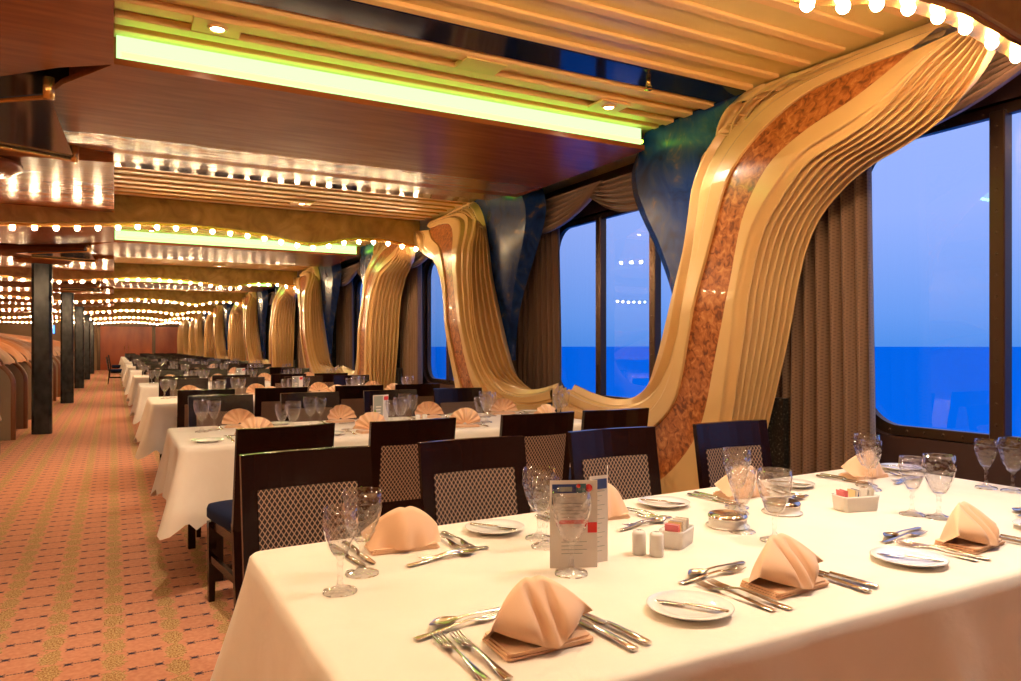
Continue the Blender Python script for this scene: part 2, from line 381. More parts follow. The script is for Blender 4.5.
bulb_me = bb.mesh('bulb', M['bulb'])
rl = MB(); rl.grid([[(x, -.035, fz(x)), (x, -.035, fz(x) + .028), (x, .035, fz(x) + .028), (x, .035, fz(x))] for x in xs], False, closev=True)
rail_me = rl.mesh('rail', M['brass'])
lp = MB()   # left ceiling panel, wooden, spanning fascia region at aisle left
P = [(0, -2.20), (0, 2.20), (-.22, 2.36), (-.47, 2.62), (-.9, 2.95), (-5, 3.0), (-5, -1.7), (-1.5, -1.85), (-.66, -2.05)]
lp.prism([(a, -b if False else b) for a, b in P], ZS, ZS + .16); lp_me = lp.mesh('ceiling_panel', M['soffit'])
blp = MB(); blp.box((XL, -1.5, ZC - .01), (-.002, 1.5, ZC + .012)); blp_me = blp.mesh('ceiling_recess', M['navy_gloss'])
can = MB(); can.prism([(-.27, -.67), (-.22, .64), (-.95, .34), (-1.1, .1), (-.95, -.1)], 2.455, 2.463); can_me = can.mesh('glass_sheet', M['tint'])
can_bar = []
for pa, pb in (((-.27, -.67), (-.95, -.1)), ((-.22, .64), (-.95, .34))):
    cb = MB(); cb.tube([(pa[0], pa[1], 2.445), (pb[0], pb[1], 2.445)], .012); can_bar.append(cb.mesh('brass_bar', M['brass']))
can_br = []
for pa in ((-.27, -.67), (-.22, .64)):
    cbk = MB(); cbk.lathe([(.001, 0), (.024, 0), (.024, .10), (.001, .10)], 16, M=Matrix.Translation((pa[0], pa[1], 2.435))); can_br.append(cbk.mesh('bracket', M['brass']))
tn = 0
for k in range(7):
    yf = 1.555 + PIT * k; ys = 4.74 + PIT * k
    struct(obj('ceiling_battens', bt_me, None, (0, yf, 0))); struct(obj('ceiling_band', nb_me, None, (0, yf, 0)))
    struct(obj('ceiling_fascia', fas_me, None, (0, yf, 0)))
    st = empty('light_string', (0, yf, 0))
    tag(st, 'string of glowing warm bulbs along the %s wavy gold fascia from the front' % NTH[k], 'string lights', 'strings of ceiling bulbs')
    obj('rail', rail_me, st)
    nbl = 48; 
    for q in range(nbl):
        x = -4.85 + q * .1685
        if x > 3.1: break
        obj('bulb', bulb_me, st, (x, 0, fz(x) - .016))
    if k < 6:
        struct(obj('ceiling_soffit', sof, None, (0, ys, 0)))
        a = obj('cove_light', cv_me, None, (0, ys, 0)); tag(a, 'green glowing cove light on camera side of the %s wooden soffit' % NTH[k], 'cove light', 'green cove lights'); obj('light_tube', tube_me, a)
        a = obj('cove_light', cv_me2, None, (0, ys, 0)); tag(a, 'green glowing cove light on far side of the %s wooden soffit' % NTH[k], 'cove light', 'green cove lights'); obj('light_tube', tube_me2, a)
        struct(obj('ceiling_recess', blp_me, None, (0, ys, 0)))
        cn = empty('ceiling_canopy', (0, ys, 0)); tag(cn, 'dark glass canopy with brass bars beside the rounded end of the %s ceiling soffit' % NTH[k], 'canopy', 'dark glass ceiling canopies')
        obj('glass_sheet', can_me, cn); [obj('brass_bar', q_, cn) for q_ in can_bar]; [obj('bracket', q_, cn) for q_ in can_br]
    struct(obj('ceiling_panel', lp_me, None, (0, yf, 0)))
# downlights
rg = MB(); rg.box((-.10, -.075, -.012), (.10, .075, .0)); rg.lathe([(.028, -.012), (.030, -.02), (.040, -.018), (.045, -.012)], 24); rg_me = rg.mesh('trim_ring', M['ridge'])
ln = MB(); ln.lathe([(.0001, -.019), (.02, -.018), (.028, -.013)], 20); ln_me = ln.mesh('lens', M['lens'])
DL = []
for k in range(6):
    for (x, y, wrd) in ((.40, 3.44, 'aisle'), (2.54, 3.48, 'window'), (1.62, 7.28, 'middle')):
        yy = y + PIT * k
        if k >= 3 and wrd == 'middle': continue
        o = empty('downlight', (x, yy, ZC - .022)); tag(o, 'small round ceiling downlight on gold plate, %s one of the %s bay' % (wrd, NTH[k]), 'downlight', 'ceiling downlights')
        obj('trim_ring', rg_me, o); obj('lens', ln_me, o); DL.append((x, yy))
o = MB(); o.box((-.11, -.075, -.03), (.11, .075, 0)); a = o.build('ceiling_plate', M['gold'], None, (1.62, 3.30, ZC - .0)); struct(a)
# sprinkler
sp = MB(); sp.lathe([(.001, 0), (.012, 0), (.012, -.02), (.005, -.03), (.005, -.05), (.022, -.052), (.022, -.055), (.001, -.055)], 14)
for a in range(2): sp.tube([(.010 * (1 - 2 * a), 0, -.02), (.018 * (1 - 2 * a), 0, -.035), (.006 * (1 - 2 * a), 0, -.05)], .002, 6)
tag(sp.build('fire_sprinkler', M['brass'], None, (2.5, 3.07, ZC - .012)), 'small brass fire sprinkler hanging from the dark blue ceiling band', 'sprinkler')

# ------------------------------------------------------------------ sculpted piers
def interp(tab, z):
    tab = sorted(tab)
    if z <= tab[0][0]: return tab[0][1]
    for (a, va), (b, vb) in zip(tab, tab[1:]):
        if a <= z <= b: return va + (vb - va) * (z - a) / (b - a)
    return tab[-1][1]
XF = [(2.72, 3.10), (2.6, 3.08), (2.5, 3.04), (2.36, 2.98), (2.2, 2.92), (2.0, 2.90), (1.5, 2.88), (1.2, 2.90), (.87, 2.93), (.5, 2.95), (0, 2.98)]
XB = [(2.72, 3.12), (2.47, 3.08), (2.32, 3.15), (2.25, 3.2), (2.2, 3.24), (2.1, 3.28), (1.9, 3.30), (1.5, 3.32), (0, 3.35)]
EL = [(1.72, 2.69), (1.97, 2.70), (2.46, 2.70), (2.78, 2.675), (2.95, 2.64), (3.05, 2.557), (3.154, 2.408), (3.2, 2.186), (3.21, 1.957), (3.27, 1.67), (3.36, 1.32), (3.52, 1.04), (3.76, .875), (4.10, .835), (4.40, .865), (4.66, .93)]
K1 = [(1.98, 2.575), (2.32, 2.577), (2.59, 2.537), (2.82, 2.368), (2.945, 2.158), (3.0, 1.93), (3.157, 1.49), (3.28, 1.09), (3.38, .90), (3.58, .747), (3.95, .60), (4.3, .57), (4.66, .58)]
K2 = [(1.98, 2.555), (2.108, 2.473), (2.24, 2.40), (2.46, 2.33), (2.63, 2.214), (2.74, 2.065), (2.816, 1.898), (2.88, 1.547), (3.0, 1.193), (3.11, .868), (3.23, .68), (3.5, .44), (3.9, .25), (4.66, .15)]
K3 = [(1.66, 2.59), (1.79, 2.56), (1.92, 2.5), (2.066, 2.36), (2.24, 2.29), (2.463, 2.225), (2.61, 2.07), (2.754, 1.889), (2.83, 1.6), (2.87, 1.37), (3.0, .878), (3.1, .5), (3.16, .2), (3.2, 0)]
K4 = [(1.58, 2.50), (1.78, 2.315), (2.05, 2.25), (2.315, 2.197), (2.55, 2.10), (2.735, 1.917), (2.84, 1.655), (2.917, 1.32), (3.06, .871), (3.18, .5), (3.25, .2), (3.28, 0)]
K5 = [(2.85, 2.705), (3.04, 2.70), (3.17, 2.6), (3.24, 2.45), (3.32, 2.2), (3.375, 1.95), (3.54, 1.54), (3.73, 1.08), (3.90, .86), (4.08, .78), (4.35, .79), (4.66, .84)]
XK5 = [(2.72, 3.12), (2.4, 3.14), (1.95, 3.14), (1.54, 3.15), (1.08, 3.17), (.84, 3.20), (.7, 3.24)]
def smoothc(P, it=2):
    for _ in range(it):
        Q = [P[0]]
        for a, b in zip(P, P[1:]):
            Q.append((a[0] * .75 + b[0] * .25, a[1] * .75 + b[1] * .25)); Q.append((a[0] * .25 + b[0] * .75, a[1] * .25 + b[1] * .75))
        Q.append(P[-1]); P = Q
    return P
NU = 64
def sample(P, zt=2.2, zb=.9):
    P = smoothc(P); L = [0]
    for a, b in zip(P, P[1:]): L.append(L[-1] + math.hypot(b[0] - a[0], b[1] - a[1]))
    def at_len(l):
        for i in range(len(P) - 1):
            if L[i] <= l <= L[i + 1] + 1e-9:
                t = (l - L[i]) / max(L[i + 1] - L[i], 1e-9); return (P[i][0] + (P[i + 1][0] - P[i][0]) * t, P[i][1] + (P[i + 1][1] - P[i][1]) * t)
        return P[-1]
    def cross(z):
        for i in range(len(P) - 1):
            if (P[i][1] - z) * (P[i + 1][1] - z) <= 0 and P[i][1] > P[i + 1][1]: return L[i] + (L[i + 1] - L[i]) * (P[i][1] - z) / (P[i][1] - P[i + 1][1])
        return L[-1]
    la, lb = cross(zt), cross(zb); R = []
    for k in range(NU + 1):
        u = k / NU
        l = la * u / .32 if u < .32 else (la + (lb - la) * (u - .32) / .36 if u < .68 else lb + (L[-1] - lb) * (u - .68) / .32)
        R.append(at_len(min(l, L[-1])))
    return R
def c3(P, XT): return [Vector((interp(XT, z), y, z)) for y, z in sample(P)]
cEL, cK1, cK2, cK3, cK4, cK5 = c3(EL, XF), c3(K1, XF), c3(K2, XF), c3(K3, XF), c3(K4, XB), c3(K5, XK5)
def ribs(A, B, nr, h, sgn, s0=0., s1=1.):
    """grid rows along the pier, columns across nr stepped ribs from front curve A to back curve B"""
    rows = []
    for i in range(NU + 1):
        a, b = A[i], B[i]; t = (A[min(i + 1, NU)] + B[min(i + 1, NU)] - A[max(i - 1, 0)] - B[max(i - 1, 0)])
        nrm = (b - a).cross(t); nrm = nrm.normalized() if nrm.length > 1e-7 else Vector((0, 1, 0))
        nrm *= sgn
        row = []
        for r in range(nr):
            for s, o in ((.0, 1. if r == 0 else -.1), (.03, .6), (.10, .85), (.22, 1.), (.40, 1.), (.56, .88), (.68, .62), (.74, .3), (.78, -.25), (.84, -.45), (.91, -.45), (.97, -.25)):
                q = s0 + (s1 - s0) * (r + s) / nr; row.append(a.lerp(b, q) + nrm * h * (o - 1.))
        row.append(a.lerp(b, s1)); rows.append(row)
    return rows
def lerpgrid(A, B, nc=4, dx=0.0, bulge=0.0):
    return [[a.lerp(b, j / nc) + Vector((dx - bulge * math.sin(PI * j / nc), 0, 0)) for j in range(nc + 1)] for a, b in zip(A, B)]
def rec(A, d): return [a + Vector((d, 0, 0)) for a in A]
def mir(rows, mi): return [[(p[0], (9.53 - p[1]) if mi else p[1], p[2]) for p in r] for r in rows]
def pier_meshes(mi):
    out = {}
    mb = MB(); g = []       # front left band with fine steps
    for i in range(NU + 1):
        a, b = cEL[i], cK1[i]; row = []
        for s, o in ((0, .10), (.02, .066), (.20, .066), (.23, .085), (.27, .085), (.29, .036), (.46, .036), (.49, .06), (.53, .06), (.55, .008), (.60, 0), (.97, 0), (.999, .004), (1., .03)):
            row.append(a.lerp(b, s) + Vector((o, 0, 0)))
        g.append(row)
    mb.grid(mir(g, mi), False); out['front_band'] = mb.mesh('front_band', M['tan'])
    mb = MB(); mb.grid(mir(lerpgrid(rec(cK1, .018), rec(cK2, .018), 6), mi)); out['burl_inlay'] = mb.mesh('burl_inlay', M['copper'])
    mb = MB(); g = []
    for i in range(NU + 1):
        a, b = cK2[i], cK3[i]; g.append([a + Vector((.03, 0, 0)), a + Vector((.001, 0, 0)), a.lerp(b, .5), b])
    mb.grid(mir(g, mi), False); out['broad_band'] = mb.mesh('broad_band', M['tan'])
    mb = MB(); mb.grid(mir(ribs(cK3, cK4, 8, .042, 1), mi), True); out['ribs_a'] = mb.mesh('fluted_ribs', M['tan'])
    mb = MB(); R = ribs([p + Vector((.09, 0, 0)) for p in cEL], cK5, 5, .050, -1); mb.grid(mir(R, mi), True)
    # end caps of the ribs at the sill
    tip = R[-1]; base_ = [Vector((p[0], p[1], p[2] - .16)) for p in tip]; mb.grid(mir([tip, base_], mi), False)
    out['ribs_b'] = mb.mesh('fluted_ribs', M['tan'])
    # navy panel
    OY = [(2.70, 3.86), (2.54, 4.00), (2.38, 4.01), (2.21, 3.94), (1.93, 3.78), (1.70, 3.68), (1.50, 3.63), (1.30, 3.65), (1.12, 3.69)]
    OX = [(2.70, 3.13), (2.38, 3.15), (2.21, 3.16), (1.93, 3.18), (1.70, 3.19), (1.50, 3.20), (1.12, 3.21)]
    KY = [(p.z, p.y) for p in cK5[:int(NU * .72)] if p.z < 2.69]; mb = MB(); g = []; g2 = []; zs_ = [2.70 - 1.56 * q / 40 for q in range(41)]
    def sm(tab, z): return sum(interp(tab, z + d_) for d_ in (-.09, -.06, -.03, 0, .03, .06, .09)) / 7
    for z in zs_:
        yi, yo, xo_ = interp(KY, z) if z < 2.66 else 2.98, sm(OY, z), sm(OX, z); xi = interp(XK5, z) + .01; f_ = max(0, (z - 1.2) / 1.5)
        g.append([Vector((xi + (xo_ - xi) * q / 6 - .03 * math.sin(PI * q / 6) * f_, (yi - .03) + (yo - yi + .03) * q / 6, z)) for q in range(7)])
        g2.append([Vector((xo_, yo, z)), Vector((xo_ + .10 * f_ + .02, yo + .20 * f_ ** .7, z)), Vector((3.25 + .15 * f_, yo - .28 - .25 * f_, z))])
    mb.grid(mir(g, mi), True); mb.grid(mir(g2, mi), False)
    out['blue_panel'] = mb.mesh('blue_panel', M['navy'])
    # core
    mb = MB(); prof = [(3.13, 0), (3.13, 2.70), (3.24, 2.70), (3.24, .80), (4.1, .72), (4.66, .76), (4.66, 0)]
    mb.prism([((9.53 - y) if mi else y, z) for y, z in prof], 3.36, XW, 'x')
    a_, b_ = (9.53 - 3.13, 9.53 - 2.93) if mi else (2.93, 3.13); mb.box((3.36, a_, 0), (3.405, b_, .97)); out['core'] = mb.mesh('stone_core', M['granite'])
    # sill behind the low ribs
    for me in out.values(): fixn(me)
    return out
PM = {0: pier_meshes(0), 1: pier_meshes(1)}
for k in range(7):
    for mi in (0, 1):
        if mi == 1 and k == 6: continue
        o = empty('sculpted_pier', (0, PIT * k, 0))
        side = 'leaning towards the camera' if not mi else 'leaning away from the camera'
        tag(o, 'gold fluted wall pier with copper inlay, %s, %s of its kind' % (side, 'nearest' if k == 0 else NTH[k]), 'wall pier', 'sculpted gold piers')
        for nm, key in (('front_band', 'front_band'), ('burl_inlay', 'burl_inlay'), ('broad_band', 'broad_band'), ('fluted_ribs', 'ribs_a'), ('fluted_ribs', 'ribs_b'), ('blue_panel', 'blue_panel'), ('stone_core', 'core')):
            obj(nm, PM[mi][key], o)

# ------------------------------------------------------------------ curtains and swags
def curtain_mesh(wid, seed, z0=.02, z1=2.42, X=3.46, nf=None):
    r = random.Random(seed); nf = nf or max(4, int(wid / .075)); cols = nf * 8; rows = 14; P = []
    ph = [r.uniform(-.5, .5) for _ in range(nf + 2)]; am = [r.uniform(.6, 1.25) for _ in range(nf + 2)]
    for j in range(rows + 1):
        z = z1 + (z0 - z1) * j / rows; t = j / rows; row = []
        for i in range(cols + 1):
            s = i / cols; f = s * nf; q = int(f); a = am[q] * (1 - (f - q)) + am[q + 1] * (f - q); p_ = ph[q] * (1 - (f - q)) + ph[q + 1] * (f - q)
            sp_ = 1 + .06 * math.sin(t * 3.0) + .05 * t
            row.append((X + (.038 + .012 * math.sin(9 * s + seed)) * a * math.sin(2 * PI * f + p_ * (1 + t * 2)), (s - .5) * wid * sp_ + .008 * math.sin(5 * t + 3 * s), z))
        P.append(row)
    mb = MB(); mb.grid(P); mb.grid([[(x + .012, y, z) for x, y, z in r_] for r_ in P]); return mb.mesh('curtain', M['curtain'])
cu_a = curtain_mesh(.62, 3); cu_b = curtain_mesh(.74, 5, z0=.80)
for k in range(7):
    tag(obj('curtain', cu_a, None, (0, 2.775 + PIT * k, 0)), 'brown dotted pleated curtain behind the camera-leaning pier %s from the front' % NTH[k], 'curtain', 'brown curtains')
    if k < 6: tag(obj('curtain', cu_b, None, (0, 5.88 + PIT * k, 0)), 'brown pleated curtain beside the far edge of the window with dark blue corners, number %s' % NTH[k], 'curtain', 'brown curtains')
def swag_mesh(w_, drop):
    mb = MB(); nf = 6
    rows = []
    for j in range(nf * 6 + 1):
        v = j / (nf * 6.); row = []
        for i in range(33):
            u = -1 + 2 * i / 32.; sag = drop * v * (1 - abs(u) ** 2.2) + .05 * v
            row.append((3.36 - .04 * math.sin(2 * PI * nf * v) - .06 * v * (1 - u * u), u * w_ / 2 * (1 - .10 * v), 2.56 - sag - .0 * v))
        rows.append(row)
    mb.grid(rows); return mb.mesh('valance_swag', M['swag'])
sw = swag_mesh(1.75, .26)
for k in range(NB):
    for s_, wd in ((.78, 'far'), (-.62, 'near')):
        y = WC[k] + s_
        if k == 0 and s_ < 0: continue
        tag(obj('valance_swag', sw, None, (0 + (.0 if s_ > 0 else .03), y, 0)), 'pleated satin swag valance over the %s half of the %s window from the front' % (wd, (NTH + ORD[8:])[k] if k < 8 else ORD[k]), 'valance', 'window swags')

# ------------------------------------------------------------------ pillars, booths
pm = MB(); w2 = .125; c_ = .035
pp = [(-w2 + c_, -w2), (w2 - c_, -w2), (w2, -w2 + c_), (w2, w2 - c_), (w2 - c_, w2), (-w2 + c_, w2), (-w2, w2 - c_), (-w2, -w2 + c_)]
pm.prism(pp, 0, 2.46); pil_me = pm.mesh('pillar_shaft', M['pillar'])
pc = MB(); pc.lathe([(.001, 2.46), (.30, 2.46), (.36, 2.49), (.36, 2.52), (.30, 2.535), (.001, 2.535)], 32); cap_me = pc.mesh('capital', M['soffit'])
for k in range(-1, 5):
    y = 12.6 + 6.5 * k
    o = empty('column', (-.915, y, 0)); tag(o, 'square dark polished stone column at the aisle edge, %s from the front' % NTH[k + 1], 'column', 'dark stone columns')
    obj('column_shaft', pil_me, o); obj('capital', cap_me, o)
def booth_profile(off=0., zt=1.22):
    P = [(-1.22, 0), (-1.22 + 0, .75)]
    for q in range(13):
        a = PI / 2 * q / 12; P.append((-1.22 - .9 * (1 - math.cos(a)), .75 + (zt - .75) * math.sin(a)))
    P += [(-3.0, zt), (-3.0, 0)]; return P
bp_ = MB(); bp_.prism([(x, z) for x, z in booth_profile()], -.04, .04, 'y'); bo_me = bp_.mesh('upholstered_side', M['beige'])
tr_ = MB(); pr = booth_profile()[:-2]
tr_.tube([(x + .01, 0, z) for x, z in pr], .045, 8); tr_me = tr_.mesh('wood_trim', M['trimwood'])
cn_ = MB(); rows = []
for j in range(25):
    yy = .04 + 1.5 * j / 24; arch = math.sin(PI * j / 24); row = []
    for q in range(17):
        a = PI / 2 * q / 16; R_ = 1.9
        row.append((-1.32 - R_ * (1 - math.cos(a)) * 1.0 + .0, yy, 1.0 + (.42 + .22 * arch) * math.sin(a) + .015 * abs(math.sin(2 * PI * j / 24))))
    rows.append(row)
cn_.grid(rows); canopy_me = cn_.mesh('orange_canopy', M['orange'])
st_ = MB()
for jj in (0, 24): st_.tube([(p[0], p[1], p[2] + .012) for p in rows[jj]], .014, 6)
seam_me = st_.mesh('canopy_seam', M['trimwood'])
bs_ = MB(); bs_.box((-3.0, .05, 0), (-1.5, .5, .45)); bs_.box((-3.0, .05, .45), (-1.5, .16, 1.1)); bseat_me = bs_.mesh('bench', M['beige'])
for k in range(18):
    y = 5.6 + 1.58 * k
    o = empty('booth', (0, y, 0)); tag(o, 'booth with curved beige side and orange ribbed canopy, %s along the aisle' % (ORD + ['fourteenth', 'fifteenth', 'sixteenth', 'seventeenth', 'eighteenth'])[k].replace('front', 'first'), 'booth', 'booths beyond the aisle')
    obj('upholstered_side', bo_me, o); obj('wood_trim', tr_me, o); c = obj('orange_canopy', canopy_me, o); obj('canopy_seam', seam_me, c); obj('bench', bseat_me, o)
m = MB(); m.box((-.06, -.02, 0), (.30, .02, .22)); o = empty('wall_screen', (-1.75, 24.0, 1.62)); tag(o, 'small glowing blue screen above the booths beyond the first column', 'screen')
m.build('screen_panel', M['screen'], o); m = MB(); m.box((-.08, .02, -.02), (.32, .05, .24)); m.box((.10, .0, -.80), (.14, .04, 0)); m.build('screen_housing', M['dark'], o)

# ------------------------------------------------------------------ chairs
def bend(x, z, back=0):      # y of the chair back: leans backwards (-y) with height, curved in plan
    lean = -.20 - .05 - max(0, z - .45) * .16
    return lean + (-.028) * (1 - (x / .225) ** 2)
def back_piece(x0, x1, z0, z1, th, nx=8, nz=2, mat='chairwood', name='p', dy=0.0, rnd=0.0):
    mb = MB(); F = []; B = []
    def P(i, j, side):
        x = x0 + (x1 - x0) * i / nx; z = z0 + (z1 - z0) * j / nz
        return (x, bend(x, z) + dy + (th / 2 if side else -th / 2), z)
    f = [[P(i, j, 1) for i in range(nx + 1)] for j in range(nz + 1)]; b = [[P(i, j, 0) for i in range(nx + 1)] for j in range(nz + 1)]
    mb.grid(f, True); mb.grid(b, True)
    mb.grid([f[0], b[0]], False); mb.grid([f[-1], b[-1]], False)
    mb.grid([[r[0] for r in f], [r[0] for r in b]], False); mb.grid([[r[-1] for r in f], [r[-1] for r in b]], False)
    return mb
def chair_meshes():
    D = {}
    mb = MB()
    for g in (back_piece(-.225, .225, .785, .905, .026, 10, 2), back_piece(-.225, -.172, .44, .785, .026, 2, 4), back_piece(.172, .225, .44, .785, .026, 2, 4), back_piece(-.172, .172, .44, .505, .024, 8, 1)):
        mb.add(g.v, g.f, False)
    D['backrest'] = mb.mesh('backrest', M['chairwood'])
    mb = back_piece(-.172, .172, .505, .785, .034, 10, 5); mb.sm = [True] * len(mb.f); D['woven_panel'] = mb.mesh('woven_panel', M['weave'])
    # seat cushion
    mb = MB(); NS = 12; R = []
    for (k, z) in ((.94, .415), (1.0, .43), (1.0, .468), (.97, .485), (.85, .494), (.4, .499), (.02, .50)):
        row = []
        for q in range(40):
            a = 2 * PI * q / 40; ca, sa = math.cos(a), math.sin(a); e_ = .28
            x = math.copysign(abs(ca) ** e_, ca); y = math.copysign(abs(sa) ** e_, sa)
            wx = .212 + .028 * (y + 1) / 2 + (.0)
            row.append((x * wx * k, (.005 + y * .222) * 1.0 if k > .9 else .005 + y * .222 * k, z))
        R.append(row)
    mb.grid(R, True, closev=True); D['seat'] = mb.mesh('seat', M['seatblue'])
    mb = MB(); mb.box((-.205, -.205, .36), (.205, .205, .415), bev=.005); D['seat_frame'] = mb.mesh('seat_frame', M['chairwood'])
    def taper(x, y, x2, y2, a, b, z1):
        mb = MB(); vs = [(x + sx * b, y + sy * b, 0) for sx, sy in ((-1, -1), (1, -1), (1, 1), (-1, 1))] + [(x2 + sx * a, y2 + sy * a, z1) for sx, sy in ((-1, -1), (1, -1), (1, 1), (-1, 1))]
        mb.add(vs, [(3, 2, 1, 0), (4, 5, 6, 7), (0, 1, 5, 4), (1, 2, 6, 5), (2, 3, 7, 6), (3, 0, 4, 7)]); return mb
    for nm, sx in (('fl', -1), ('fr', 1)): D[nm] = taper(sx * .205, .195, sx * .203, .19, .020, .014, .40).mesh('leg', M['chairwood'])
    for nm, sx in (('rl', -1), ('rr', 1)): D[nm] = taper(sx * .205, -.29, sx * .205, -.245, .019, .015, .47).mesh('leg', M['chairwood'])
    mb = MB()
    for sx in (-1, 1): mb.box((sx * .205 - .01, -.25, .20), (sx * .205 + .01, .19, .235))
    mb.box((-.205, -.03, .205), (.205, -.01, .23)); D['stretcher'] = mb.mesh('stretcher', M['chairwood'])
    return D
CM = chair_meshes()
whole = MB(); mats = [M['chairwood'], M['weave'], M['seatblue']]
for key, me in CM.items():
    whole.add([v.co[:] for v in me.vertices], [tuple(p.vertices) for p in me.polygons], False, {'woven_panel': 1, 'seat': 2}.get(key, 0))
chair_far_me = whole.mesh('dining_chair', mats)
for me in list(CM.values()) + [chair_far_me]: fixn(me)
def chair_full(loc, rz, label, group):
    o = empty('dining_chair', loc, rz); tag(o, label, 'chair', group)
    for key in ('backrest', 'woven_panel', 'seat', 'seat_frame', 'stretcher'):
        obj(key, CM[key], o)
    for key in ('fl', 'fr', 'rl', 'rr'): obj('leg', CM[key], o)
    return o

# ------------------------------------------------------------------ tables and cloths
def cloth_mesh(c4, ztop, drop, seed, flare=.03, cflare=.10, extra=None, cornerdrop=1.32):
    """c4 = near-left, near-right, far-right, far-left corners (x, y)"""
    r = random.Random(seed); C = [Vector((x, y)) for x, y in c4]; cen = sum(C, Vector((0, 0))) / 4; rad = .035
    per = []
    for i in range(4):
        p, q = C[i], C[(i + 1) % 4]; pv = C[i - 1]
        d = (q - p).normalized(); dp = (p - pv).normalized(); nrm = Vector((d.y, -d.x)); nrp = Vector((dp.y, -dp.x))
        cc = p + d * rad + (-nrm) * rad
        for k in range(9):
            t = k / 8; a = (nrp * (1 - t) + nrm * t).normalized(); per.append((cc + a * rad, a, math.sin(PI * t), i))
        L = (q - p).length - 2 * rad; ns = max(6, int(L / .035))
        for k in range(1, ns): per.append((p + d * (rad + L * k / ns), nrm, -min(k, ns - k) * L / ns, i))
    nP = len(per); mb = MB(); rows = []
    ph = [r.uniform(0, 6.28) for _ in range(6)]
    arc = 0; pos_ = []
    for i in range(nP):
        if i: arc += (per[i][0] - per[i - 1][0]).length
        pos_.append(arc)
    rows.append([(p.x + (cen.x - p.x) * .0, p.y, ztop) for p, a, c, i in per])
    NV = 14
    rows = [[(p.x - a.x * .02, p.y - a.y * .02, ztop) for p, a, c, i in per], [(p.x - a.x * .006, p.y - a.y * .006, ztop - .001) for p, a, c, i in per], [(p.x + a.x * .003, p.y + a.y * .003, ztop - .008) for p, a, c, i in per]]
    for j in range(1, NV + 1):
        v = j / NV; row = []
        for (p, a, c, ci), s in zip(per, pos_):
            cb_ = 1.0 if c >= 0 else math.exp(-(c / .09) ** 2)
            hollow = 0 if c >= 0 else math.exp(-((abs(c) - .17) / .07) ** 2)
            if c >= 0: cb_ = .45 + .55 * (1 - abs(2 * math.asin(min(1, max(0, c))) / PI - 1)) ** 1.5 if False else .40 + .60 * c ** 3
            else: cb_ = .40 * math.exp(-(abs(c) / .06))
            d_ = drop * (1 + (cornerdrop - 1) * (cb_ if c >= 0 else math.exp(-(abs(c) / .14))))
            rip = .014 * math.sin(s * 13 + ph[0] + 1.5 * math.sin(s * 2.1)) + .010 * math.sin(s * 29 + ph[1] + 2 * math.sin(s * 3)) + .008 * math.sin(s * 6 + ph[2])
            ex = (extra or {}).get(ci, 1.0) if c > -.12 else 1.0
            out = .004 + v ** 1.1 * (flare + cflare * ex * cb_ - .045 * hollow + rip)
            row.append((p.x + a.x * out, p.y + a.y * out, ztop - .008 - (d_ - .008) * v))
        rows.append(row)
    mb.grid(rows, True, closev=True)
    # top surface
    inner = rows[0]; mb.add(inner, [tuple(range(nP))], False)
    me = mb.mesh('tablecloth', M['cloth']); return me
TX0, TX1, TD0, TD1 = .30, 2.92, 4.11, 5.12
def table_at(k):
    yo = 3.2 * k
    if k == 0: c4 = [(.30, .93), (2.93, .915), (2.93, 2.07), (.30, 1.945)]
    else: c4 = [(TX0, .91 + yo), (TX1, .91 + yo), (TX1, 1.92 + yo), (TX0, 1.92 + yo)]
    return c4
TT = .75; TL = None
tleg = MB(); tleg.box((-.022, -.022, 0), (.022, .022, .71), bev=.003); tleg_me = tleg.mesh('leg', M['chairwood'])
ttop = MB(); ttop.box((TX0 + .012, -.495, .71), (TX1 - .012, .495, .742)); ttop_me = ttop.mesh('tabletop', M['chairwood'])
for k in range(13):
    c4 = table_at(k); yc = (c4[0][1] + c4[3][1]) / 2
    o = empty('dining_table', (0, yc, 0)); tag(o, 'long dining table under the cream cloth, %s in the row from the camera' % (ORD[k] if k else 'first'), 'table', 'long dining tables')
    obj('tabletop', ttop_me, o)
    for x, y in ((.50, -.37), (2.75, -.37), (2.75, .38), (.43, .38)): obj('leg', tleg_me, o, (x, y, 0))
    if k == 0: me = cloth_mesh(c4, TT, .37, 11, flare=.035, cflare=.09, extra={3: 1.5, 0: 1.0})
    elif k == 1: me = cloth_mesh(c4, TT, .335, 23, cflare=.12)
    elif k < 5: me = cloth_mesh(c4, TT, .36, 30 + k, cflare=.12)
    else:
        if TL is None:
            c0 = [(TX0, -.505), (TX1, -.505), (TX1, .505), (TX0, .505)]; TL = cloth_mesh(c0, TT, .36, 77, cflare=.12)
        me = TL
    t = obj('tablecloth', me, None, (0, yc if k >= 5 else 0, 0))
    tag(t, 'cream damask tablecloth draped over the %s table of the row' % ORD[k], 'tablecloth', 'cream tablecloths')
# booth tables' cloths
bc = cloth_mesh([(-2.4, -.28), (-1.36, -.28), (-1.36, .28), (-2.4, .28)], .74, .34, 5)
for k in range(18):
    y = 5.6 + 1.58 * k + .80
    tag(obj('tablecloth', bc, None, (0, y, 0)), 'small cream tablecloth on the table inside booth %s along the aisle' % (ORD + ['fourteenth', 'fifteenth', 'sixteenth', 'seventeenth', 'eighteenth'])[k].replace('front', 'first'), 'tablecloth', 'booth tablecloths')

